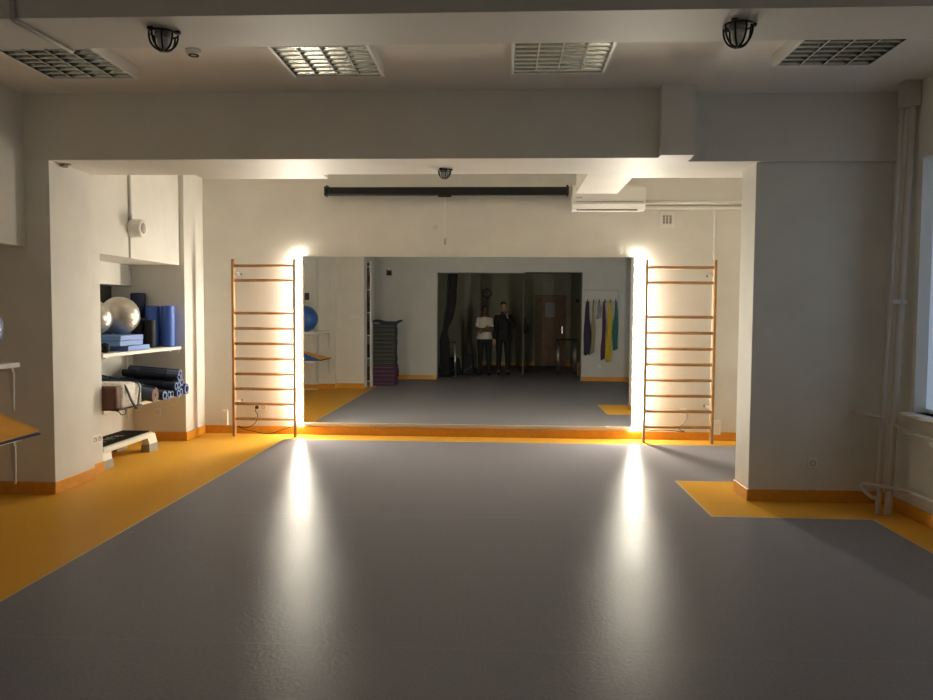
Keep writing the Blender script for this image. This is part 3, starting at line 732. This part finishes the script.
# light switches on the stub wall
for x, l in ((-3.02, 'white light switch on the stub wall, nearer the shelves'), (-2.93, 'white light switch on the stub wall, nearer the mat stack')):
    t = thing('light_switch', (x, 3.43, 1.38), l, 'switch', 'pair of light switches on the stub wall')
    bm = NB(); box(bm, x-.038, x+.038, 3.431, 3.442, 1.38, 1.46, bev=.003); obj('plate', bm, WPLAS, t)
    bm = NB(); box(bm, x-.022, x+.022, 3.44, 3.446, 1.395, 1.445, bev=.002); obj('rocker', bm, WHITE, t)

# tall narrow cabinet beside the stub, seen edge-on in the mirror
t = thing('open_cabinet', (-2.80, 2.98, 0), 'tall narrow white open cabinet beside the stack of mats', 'cabinet')
bm = NB(); box(bm, -2.735, -2.71, 2.86, 3.09, 0, 2.55, bev=.002); obj('side_panel', bm, WHITE, t)
bm = NB(); box(bm, -2.94, -2.92, 2.86, 3.09, 0, 2.55); obj('side_panel', bm, WHITE, t)
bm = NB(); box(bm, -2.92, -2.735, 2.86, 2.875, 0, 2.55); obj('rear_panel', bm, GREYPL, t)
for k in range(6):
    bm = NB(); box(bm, -2.92, -2.735, 2.875, 3.09, .1+k*.47, .12+k*.47); obj('shelf_board', bm, WHITE, t)
FC = [(.12, .03, .03), (.02, .02, .05), (.06, .02, .07), (.05, .05, .06), (.18, .10, .05)]
for k in range(5):
    z = .121+k*.47; tm = mat('towel%d' % k, FC[k], .9, bump=.3, bscale=80)
    for y_, z_, r_t, w_t in ((2.98, z+.075, .074, 'lower'), (2.97, z+.212, .062, 'upper')):
        bm = NB(); tube(bm, [(-2.91, y_, z_), (-2.90, y_, z_), (-2.76, y_, z_), (-2.75, y_, z_)], [r_t*.8, r_t, r_t, r_t*.8], 20)
        tag(obj('rolled_towel', bm, tm), w_t+' '+['dark red', 'navy', 'purple', 'grey', 'tan'][k]+' rolled towel inside the open cabinet', 'towel', 'rolled towels in the cabinet')

# stack of step platforms / folded mats
GMAT = mat('folded_mat_dark', (.035, .038, .036), .8, bump=.1, bscale=60)
PMAT = mat('folded_mat_purple', (.075, .022, .065), .8, bump=.1, bscale=60)
LINE = mat('mat_piping', (.14, .15, .14), .7)
z = 0.0
for k in range(15):
    pur = k < 5
    h = .086
    dx, dy = -.075+random.uniform(-.012, .012), random.uniform(-.012, .012)
    if pur: l = ('lowest', 'second lowest', 'middle', 'fourth', 'uppermost')[k]+' purple folded mat of the tall mat stack'
    else: l = ('lowest', 'second', 'third', 'fourth', 'fifth', 'sixth', 'seventh', 'eighth', 'ninth', 'uppermost')[k-5]+' dark grey folded mat of the tall mat stack'
    o = thing('folded_mat', (-2.57, 2.62, z), l, 'folded mat', 'folded mats in a tall stack')
    bm = NB(); box(bm, -2.70+dx, -2.19+dx+(.03 if pur else 0), 2.42+dy, 2.85+dy, z, z+h*.49, bev=.012, seg=3); obj('lower_fold', bm, PMAT if pur else GMAT, o)
    bm = NB(); box(bm, -2.70+dx, -2.19+dx+(.03 if pur else 0), 2.42+dy, 2.85+dy, z+h*.50, z+h*.99, bev=.012, seg=3); obj('upper_fold', bm, PMAT if pur else GMAT, o)
    bm = NB(); box(bm, -2.69+dx, -2.20+dx, 2.852+dy, 2.855+dy, z+h*.44, z+h*.54); obj('piping', bm, LINE, o)
    z += h
bm = NB(); rs = []
for k in range(15):
    u = k/14; x = -2.80+.64*u
    zz = z+.02+.035*math.sin(u*7)+(.02 if u > .9 else 0)
    zz = max(zz, z+.015)
    th = .014+.012*math.sin(u*math.pi)
    rs.append([Vector((x, 2.40, zz-th)), Vector((x, 2.40, zz+th)), Vector((x, 2.64, zz+th+.012)), Vector((x, 2.90, zz+th)), Vector((x, 2.90, zz-th)), Vector((x, 2.64, zz-th))])
rings(bm, rs)
tag(obj('exercise_mat', bm, mat('navy_mat', (.02, .025, .06), .8)), 'rumpled navy mat lying on top of the tall mat stack', 'mat')

# grille on the wall beside the hall opening
bm = NB(); box(bm, -2.14, -2.12, 1.271, 1.284, .10, 1.48, bev=.002); tag(obj('cable_trunking', bm, GREYP), 'thin upright cable trunking on the wall between the mat stack and hall opening', 'trunking')
t = thing('wall_grille', (-2.62, 1.27, 2.36), 'small dark grille high on the wall beside the hall opening', 'vent')
bm = NB()
for b in ((-2.69, -2.55, 2.36, 2.375), (-2.69, -2.55, 2.485, 2.50), (-2.69, -2.675, 2.375, 2.485), (-2.565, -2.55, 2.375, 2.485)): box(bm, b[0], b[1], 1.271, 1.285, b[2], b[3])
obj('frame', bm, GREYPL, t)
bm = NB(); box(bm, -2.675, -2.565, 1.271, 1.276, 2.375, 2.485)
for k in range(4): box(bm, -2.675, -2.565, 1.276, 1.283, 2.385+k*.027, 2.393+k*.027)
obj('grate', bm, DARK, t)

# band rack
t = thing('hook_rack', (2.18, 1.27, 1.79), 'pale hook rack holding the hanging exercise bands', 'rack')
bm = NB(); box(bm, 1.80, 2.56, 1.271, 1.283, 1.80, 2.06, bev=.003); obj('board', bm, GREYP, t)
bm = NB(); tube(bm, [(1.80, 1.290, 2.06), (2.56, 1.290, 2.06), (2.56, 1.290, 1.79), (1.80, 1.290, 1.79)], .006, 6, closed=True); obj('rail', bm, GREYPL, t)
HX = [1.88, 2.01, 2.14, 2.27, 2.385, 2.51]
for x in HX:
    bm = NB(); tube(bm, smoothpts([(x, 1.285, 1.86), (x, 1.30, 1.80), (x, 1.33, 1.775), (x, 1.355, 1.80), (x, 1.36, 1.83)], 4), .006, 8); lathe(bm, (x, 1.36, 1.83), (0, 0, 1), [(.009, -.004), (.011, .004), (.001, .012)], 10); obj('hook', bm, DARK, t)
def band(x, zb, w_, c, label, lean=0., tail=0.):
    bm = NB(); m = mat('band_cloth', c, .75)
    N = 26; rs = []
    zt = 1.80
    for k in range(N+1):
        u = k/N; z = zt+(zb-zt)*u
        ww = w_*(.45+.75*min(1, u*2.2))*(1+.12*math.sin(u*9+x*11)); cx = x+lean*u+.008*math.sin(u*7+x*5)
        ring = []
        for j in range(28):
            a = 2*math.pi*j/28
            px = math.cos(a)*ww/2; py = math.sin(a)*.014+.013*math.sin(px*170+u*2)*(.4+u)
            ring.append(Vector((cx+px, 1.335+py-.01*u, z+(.02*math.sin(px*60) if k == N else 0))))
        rs.append(ring)
    rings(bm, rs); 
    return tag(obj('exercise_band', bm, m), label, 'exercise band', 'exercise bands on the hook rack')
band(HX[0]-.0, .60, .13, (.03, .02, .055), 'dark navy band hanging on the hook closest to the hall opening')
band(HX[1], .64, .07, (.30, .26, .15), 'beige band hanging beside the dark navy one')
band(HX[2], 1.42, .08, (.28, .29, .32), 'short grey band hanging from a middle hook')
band(HX[3]-.02, .50, .075, (.09, .025, .07), 'maroon band hanging next to the yellow one', -.01)
band(HX[4]-.01, .45, .105, (.55, .42, .03), 'bright yellow band hanging lowest of all', -.01)
band(HX[5], .72, .10, (.03, .15, .13), 'teal band hanging on the outermost hook')

# ------------------------------------------------------------------ hall behind
d = thing('door_1', (1.36, -3.6, 0), None, None); d['kind'] = 'structure'
bm = NB(); box(bm, .96, 1.76, -3.598, -3.555, 0.005, 2.0, bev=.004); obj('leaf', bm, DOORW, d)
bm = NB(); box(bm, .90, .955, -3.598, -3.54, 0, 2.06); box(bm, 1.765, 1.82, -3.598, -3.54, 0, 2.06); box(bm, .955, 1.765, -3.598, -3.54, 2.005, 2.06); obj('frame', bm, DOORW, d)
bm = NB(); box(bm, 1.68, 1.715, -3.555, -3.548, .95, 1.15); tube(bm, [(1.70, -3.55, 1.06), (1.70, -3.50, 1.06), (1.60, -3.50, 1.06)], .01, 8); obj('handle', bm, CHROME, d)
t = thing('door_notice', (1.33, -3.553, 1.45), 'pale paper notice taped on the wooden hall door', 'notice')
bm = NB(); box(bm, 1.20, 1.48, -3.5545, -3.552, 1.42, 1.84); obj('sheet', bm, PAPER, t)
bm = NB()
for k in range(8): box(bm, 1.23, 1.30+.14*((k*3) % 4)/3, -3.5519, -3.5512, 1.48+k*.042, 1.490+k*.042)
obj('printed_lines', bm, GREYPL, t)
t = thing('wall_clock', (-.50, -3.6, 2.0), 'round wall clock with dark rim high on the hall end wall', 'clock')
bm = NB(); lathe(bm, (-.50, -3.599, 2.10), (0, 1, 0), [(.12, 0), (.12, .02), (.001, .021)], 40); obj('dial', bm, CLOCKF, t)
bm = NB(); annulus(bm, (-.50, -3.599, 2.10), (0, 1, 0), .118, .138, .035, 40); obj('rim', bm, DARK, t)
bm = NB(); box(bm, -.505, -.495, -3.577, -3.572, 2.10, 2.18); box(bm, -.50, -.44, -3.577, -3.572, 2.095, 2.105)
for k in range(12):
    a = math.pi*k/6; lathe(bm, (-.50+.1*math.cos(a), -3.579, 2.10+.1*math.sin(a)), (0, 1, 0), [(.006, 0), (.006, .002)], 6)
obj('hands', bm, DARK, t)
# glass door leaf standing behind the people
t = thing('glass_door', (.95, -.55, 0), 'clear glass door leaf with black handle beside the person in black', 'door')
GL = mat('clear_glass', (.9, .95, .93), .0, trans=1.)
GA = R(-52)
def turned(o):
    c = Vector((.49, -.55, 0))-BASES[t.name]
    for v in o.data.vertices:
        d_ = v.co-c; v.co = c+Vector((d_.x*math.cos(GA)-d_.y*math.sin(GA), d_.x*math.sin(GA)+d_.y*math.cos(GA), d_.z))
bm = NB(); box(bm, .50, 1.30, -.556, -.548, .02, 2.35); turned(obj('glass_pane', bm, GL, t))
bm = NB(); box(bm, .490, .498, -.560, -.544, 0, 2.37); turned(obj('edge_frame', bm, GREYPL, t))
bm = NB(); box(bm, .505, .525, -.545, -.50, 1.02, 1.42, bev=.004); box(bm, .52, .66, -.545, -.52, 1.20, 1.23, bev=.004); box(bm, .52, .66, -.545, -.52, 1.05, 1.075, bev=.004); box(bm, .64, .66, -.545, -.52, 1.05, 1.23, bev=.004); turned(obj('handle', bm, DARK, t))
# small high table with chrome legs
t = thing('side_table', (1.58, -.70, 0), 'small dark-topped table with chrome legs near the hall door', 'table')
bm = NB(); box(bm, 1.34, 1.84, -.92, -.48, .855, .88, bev=.004); obj('tabletop', bm, DARK, t)
for x in (1.38, 1.80):
    for y in (-.88, -.52):
        bm = NB(); tube(bm, [(x, y, 0.012), (x, y, .855)], .019, 14); lg = obj('leg', bm, CHROME, t); BASES[lg.name] = BASES[t.name]
        bm = NB(); lathe(bm, (x, y, 0), (0, 0, 1), [(.024, 0), (.024, .012), (.019, .013)], 14); obj('foot', bm, DARK, lg)
bm = NB(); box(bm, 1.80, 1.92, -.30, -.12, 0, .34, bev=.01); tag(obj('carton', bm, mat('carton_beige', (.28, .20, .13), .8)), 'narrow beige carton on the floor beside the hall table', 'box')
bm = NB(); box(bm, 1.90, 1.948, -1.6, -1.3, 1.82, 1.90); tag(obj('wall_plaque', bm, DARK), 'small dark plaque on the hall side wall', 'plaque')
# gathered black curtain at the opening
bm = NB(); P = smoothpts([(-1.20, .80, 2.44), (-1.22, .80, 2.1), (-1.24, .80, 1.7), (-1.31, .80, 1.35), (-1.38, .80, 1.1), (-1.39, .80, .9), (-1.38, .80, .6), (-1.37, .80, .03)], 5)
rs = []
n = 40
for i, p in enumerate(P):
    u = i/(len(P)-1); wd = .11-.05*math.exp(-((u-.55)/.12)**2)
    rs.append([p+Vector((math.cos(2*math.pi*k/n)*wd*(1+.12*math.cos(7*2*math.pi*k/n)), math.sin(2*math.pi*k/n)*.06*(1+.3*math.cos(7*2*math.pi*k/n)), 0)) for k in range(n)])
rings(bm, rs); t = thing('curtain', (-1.3, .80, 0), 'gathered black curtain hanging at the side of the hall opening', 'curtain'); obj('fabric', bm, BCLO, t)
bm = NB(); tube(bm, [(-1.52, .80, 2.47), (1.72, .80, 2.47)], .014, 10)
for x in (-1.50, 1.70): box(bm, x-.01, x+.01, .80, .999, 2.45, 2.49)
tag(obj('curtain_rail', bm, BLACKM), 'black curtain rail across the hall side of the opening', 'rail')
bm = NB(); tube(bm, [(-1.40+.075*math.cos(a), .80+.06*math.sin(a), 1.02) for a in [2*math.pi*k/20 for k in range(20)]], .012, 8, closed=True); obj('tieback', bm, DARK, t)
t = thing('bar_stool', (-1.28, .45, 0), 'brown-seated stool with bright metal legs beside the black curtain', 'stool')
bm = NB(); box(bm, -1.44, -1.14, .30, .60, .80, .835, bev=.012); obj('seat', bm, mat('stool_wood', (.10, .045, .025), .5), t)
for x, y in ((-1.41, .33), (-1.17, .33), (-1.41, .57), (-1.17, .57)):
    bm = NB(); tube(bm, [(x+(x+1.29)*.25, y+(y-.45)*.25, 0), (x, y, .80)], .012, 10); obj('leg', bm, CHROME, t)
def bag(x, y, w_, dp, h, label):
    t = thing('backpack', (x, y, 0), label, 'bag', 'black bags on the hall floor')
    bm = NB(); box(bm, x-w_/2, x+w_/2, y-dp/2, y+dp/2, 0, h, bev=min(w_, dp)*.28, seg=4)
    for v in bm.verts:
        k = 1-.25*(v.co.z/h)**2; v.co.x = x+(v.co.x-x)*k+.01*math.sin(v.co.z*22); v.co.y = y+(v.co.y-y)*k
    obj('body', bm, BCLO, t, smooth=True)
    bm = NB(); tube(bm, smoothpts([(x-.05, y, h-.02), (x-.03, y, h+.05), (x+.03, y, h+.05), (x+.05, y, h-.02)], 5), .008, 8); obj('handle', bm, DARK, t)
    bm = NB(); box(bm, x-w_*.32, x+w_*.32, y+dp*.36, y+dp*.52, h*.12, h*.5, bev=.02, seg=3); pk = obj('front_pocket', bm, DCLO, t, smooth=True)
    bm = NB()
    for k in range(4): box(bm, x-w_*.25+k*.05, x-w_*.25+k*.05+.012, y+dp*.52, y+dp*.52+.004, h*(.2+.07*k), h*(.2+.07*k)+.012)
    obj('reflector', bm, WPLAS, t)
bag(-1.22, .02, .34, .24, .44, 'squat black bag beside the bright-legged stool')
bag(-.87, .0, .30, .22, .52, 'taller black bag with bright reflectors next to the person in white')

# ------------------------------------------------------------------ people
def bake(name, bm, m, parent, vox=.008, smooth=2):
    o = obj(name, bm, m, parent)
    md = o.modifiers.new('r', 'REMESH'); md.mode = 'VOXEL'; md.voxel_size = vox; md.use_smooth_shade = True
    s = o.modifiers.new('s', 'SMOOTH'); s.factor = .5; s.iterations = smooth
    dg = bpy.context.evaluated_depsgraph_get(); dg.update()
    me = bpy.data.meshes.new_from_object(o.evaluated_get(dg))
    o.modifiers.clear(); o.data = me
    if not me.materials: me.materials.append(m)
    for p in me.polygons: p.use_smooth = True
    return o

def person(pos, H, arms, skin, top, topm, legm, label, hand_pose, sleeves, sw=.17):
    s = H/1.80
    t = thing('person', pos, label, 'person')
    ox, oy, oz = pos
    def P(p): return Vector((ox+p[0]*s, oy+p[1]*s, oz+p[2]*s))
    def cp(bm, a, ra, b, rb): cap(bm, P(a), ra*s, P(b), rb*s)
    def lf(bm, secs): loft(bm, [(oz+z*s, ox+cx*s, oy+cy*s, rx*s, ry*s) for z, cx, cy, rx, ry in secs])
    hip = [(.095*q, 0, .92) for q in (-1, 1)]; knee = [(.105*q, .015, .50) for q in (-1, 1)]; ank = [(.115*q, -.015, .09) for q in (-1, 1)]
    # ---- body: one continuous surface
    b = NB()
    lf(b, [(.90, 0, 0, .12, .08), (.95, 0, -.005, .165, .105), (1.06, 0, 0, .14, .09), (1.16, 0, 0, .145, .095), (1.30, 0, 0, .165, .105), (1.40, 0, -.005, .175, .095), (1.46, 0, -.01, .14, .075), (1.50, 0, -.01, .07, .06)])
    cp(b, (0, -.01, 1.44), .064, (0, .0, 1.60), .058)
    for q in (-1, 1): cp(b, (q*.10, -.015, 1.435), .045, (q*.025, -.015, 1.515), .045)
    for i in (0, 1):
        cp(b, hip[i], .088, knee[i], .054); cp(b, knee[i], .054, (ank[i][0], -.03, .34), .054); cp(b, (ank[i][0], -.03, .34), .054, ank[i], .036)
        cp(b, ank[i], .036, (ank[i][0]+.01*(1 if i else -1), .12, .035), .032)
    # head
    hz = 1.575
    def head(sec): return [(hz+z, 0, cy, rx, ry) for z, cy, rx, ry in sec]
    lf(b, head([(.0, .055, .030, .030), (.015, .045, .048, .052), (.04, .03, .060, .072), (.075, .018, .068, .084), (.115, .01, .073, .092), (.15, .004, .074, .094), (.185, 0, .066, .084), (.21, 0, .046, .058), (.224, 0, .016, .02)]))
    cap(b, P((0, .098, hz+.115)), .008*s, P((0, .118, hz+.078)), .0125*s)     # nose
    cap(b, P((-.022, .09, hz+.05)), .008*s, P((.022, .09, hz+.05)), .008*s)    # mouth area
    for q in (-1, 1):
        cap(b, P((q*.073, 0, hz+.075)), .008*s, P((q*.080, -.008, hz+.125)), .012*s)   # ears
        cap(b, P((q*.018, .085, hz+.128)), .009*s, P((q*.048, .075, hz+.130)), .008*s) # brows
    for i, q in enumerate((-1, 1)):
        sh = (q*sw, -.01, 1.435); el, wr, dirv = arms[i]
        cp(b, (q*.11, -.01, 1.41), .062, sh, .052); cp(b, sh, .048, el, .040); cp(b, el, .040, wr, .026)
        # hand
        d0 = Vector(dirv).normalized(); up = Vector(hand_pose[i][0]).normalized(); side = d0.cross(up).normalized(); curl = hand_pose[i][1]
        w0 = Vector(wr)
        for k in range(4):
            o_ = side*(k-1.5)*.021
            kn = w0+d0*.088+o_
            cp(b, tuple(w0+o_*.5), .019, tuple(kn), .0125)
            L = (.040, .046, .043, .033)[k]
            dd = (d0*math.cos(curl)+up*math.sin(curl)).normalized(); p1 = kn+dd*L
            d2 = (d0*math.cos(curl*2)+up*math.sin(curl*2)).normalized(); p2 = p1+d2*L*.62
            d3 = (d0*math.cos(curl*2.7)+up*math.sin(curl*2.7)).normalized(); p3 = p2+d3*L*.45
            cp(b, tuple(kn), .0098, tuple(p1), .0088); cp(b, tuple(p1), .0088, tuple(p2), .008); cp(b, tuple(p2), .008, tuple(p3), .007)
        th0 = w0+d0*.03-side*.03*hand_pose[i][2]; th1 = th0+(d0*.6-side*.7*hand_pose[i][2]+up*.3).normalized()*.045; th2 = th1+(d0*.8-side*.2*hand_pose[i][2]+up*.45).normalized()*.03
        cp(b, tuple(th0), .016, tuple(th1), .0115); cp(b, tuple(th1), .0115, tuple(th2), .009)
    bake('body', b, skin, t, .0065, 1)
    for q in (-1, 1):
        e = NB(); ball(e, P((q*.032, .083, hz+.112)), .0105*s, 16, (1.25, .7, .75)); obj('eye', e, EYEM, t)
        e = NB(); cap(e, P((q*.018, .0955, hz+.132)), .0035*s, P((q*.048, .084, hz+.133)), .003*s); obj('eyebrow', e, HAIR, t)
    e = NB(); cap(e, P((-.02, .097, hz+.047)), .0045*s, P((.02, .097, hz+.047)), .0045*s); obj('lips', e, LIPM, t)
    # hair
    h = NB()
    lf(h, head([(.10, -.045, .074, .058), (.14, -.022, .081, .085), (.175, -.010, .081, .097), (.205, -.006, .068, .085), (.232, -.004, .042, .056), (.243, -.004, .012, .018)]))
    bake('hair', h, HAIR, t, .009, 2)
    # trousers
    b = NB()
    lf(b, [(.84, 0, 0, .15, .10), (.95, 0, -.005, .178, .118), (1.02, 0, 0, .160, .106), (1.04, 0, 0, .150, .10)])
    for i in (0, 1):
        cp(b, hip[i], .100, knee[i], .070); cp(b, knee[i], .070, (ank[i][0], -.018, .14), .058)
    bake('trousers', b, legm, t, .009, 2)
    for i in (0, 1):
        x = ank[i][0]; q = 1 if i else -1
        b = NB(); cp(b, (x, -.05, .045), .045, (x+q*.015, .13, .034), .040); cp(b, (x, -.03, .06), .048, (x, 0, .08), .045)
        o = bake('shoe', b, DARK, t, .009, 2)
        mz = min((v.co.z for v in o.data.vertices))
        for v in o.data.vertices: v.co.z = max(v.co.z, 0.0)
    # top garment
    b = NB()
    zb = .93 if top == 'shirt' else .86
    lf(b, [(zb, 0, 0, .206, .132), (zb+.05, 0, 0, .200, .128), (1.02, 0, 0, .180, .118), (1.10, 0, 0, .160, .108), (1.20, 0, 0, .168, .113), (1.32, 0, 0, .178, .118), (1.40, 0, -.005, .178, .106), (1.46, 0, -.01, .130, .082), (1.505, 0, -.01, .078, .068)])
    for q in (-1, 1): cp(b, (q*.10, -.015, 1.43), .055, (q*.045, -.015, 1.475), .050)
    for i, q in enumerate((-1, 1)):
        sh = (q*sw, -.01, 1.435); el, wr, dirv = arms[i]
        cp(b, (q*.11, -.01, 1.415), .076, sh, .062)
        if sleeves == 'short':
            m_ = tuple(Vector(sh).lerp(Vector(el), .62)); cp(b, sh, .060, m_, .053)
        else:
            cp(b, sh, .060, el, .052); cp(b, el, .052, tuple(Vector(el).lerp(Vector(wr), .93)), .040)
    bake('t_shirt' if top == 'shirt' else 'jacket', b, topm, t, .008, 2)
    return t
# person in white, arms folded
person((-.47, -.12, 0), 1.715,
       [((-.205, .05, 1.175), (.02, .175, 1.20), (.9, .1, .12)), ((.205, .06, 1.16), (-.03, .19, 1.145), (-.9, .05, .1))],
       SKIND, 'shirt', TEE, DCLO, 'person in a white t-shirt and dark trousers standing with folded arms',
       [((0, -1, .2), .35, 1), ((0, -1, 0), .35, 1)], 'short', .155)
# person in black holding up the phone
person((-.005, -.33, 0), 1.80,
       [((-.215, -.03, 1.15), (-.225, .0, .90), (0, .15, -1)), ((.25, .15, 1.20), (.098, .288, 1.405), (-.12, .0, 1))],
       SKIN, 'jacket', BCLO, BCLO, 'person in black clothes raising a phone in front of the face',
       [((0, 1, 0), .3, 1), ((-1, .0, 0), .55, -1)], 'long')
t = thing('mobile_phone', (-.005, -.018, 1.49), 'dark phone held up by the person in black', 'phone')
bm = NB(); box(bm, -.075, .075, -.026, -.018, 1.493, 1.567, bev=.003); obj('case', bm, DARK, t)
bm = NB(); box(bm, -.012, .022, -.0185, -.016, 1.518, 1.552, bev=.002); obj('camera_bump', bm, BLACKM, t)

# ------------------------------------------------------------------ light
wd = bpy.data.worlds.new('world'); scn.world = wd; wd.use_nodes = True
wd.node_tree.nodes['Background'].inputs['Color'].default_value = (.02, .025, .035, 1)
wd.node_tree.nodes['Background'].inputs['Strength'].default_value = 1.0

# ------------------------------------------------------------------ camera
cam = bpy.data.cameras.new('camera'); cam.lens = 742.49/933*36; cam.sensor_width = 36; cam.clip_start = .01
co = bpy.data.objects.new('camera', cam); col.objects.link(co); scn.camera = co
yw, pt, rl = R(2.8554), R(2.869), R(-.3748)
fwd = Vector((-math.sin(yw)*math.cos(pt), math.cos(yw)*math.cos(pt), -math.sin(pt)))
rt = Vector((math.cos(yw), math.sin(yw), 0)); up = rt.cross(fwd)
r2 = rt*math.cos(rl)+up*math.sin(rl)*-1
u2 = rt*math.sin(rl)+up*math.cos(rl)
# columns: right, up, back
r2 = rt*math.cos(rl)-up*math.sin(rl)
M = Matrix((r2, u2, -fwd)).transposed().to_4x4(); M.translation = Vector((0, 0, 1.53)); co.matrix_world = M

scn.view_settings.view_transform = 'Standard'; scn.view_settings.look = 'None'
scn.view_settings.exposure = 0.0; scn.view_settings.gamma = 1.0; scn.view_settings.use_curve_mapping = False
scn.cycles.max_bounces = 10; scn.cycles.diffuse_bounces = 6; scn.cycles.glossy_bounces = 5; scn.cycles.transmission_bounces = 6
scn.cycles.use_denoising = True
scn.cycles.sample_clamp_indirect = 12
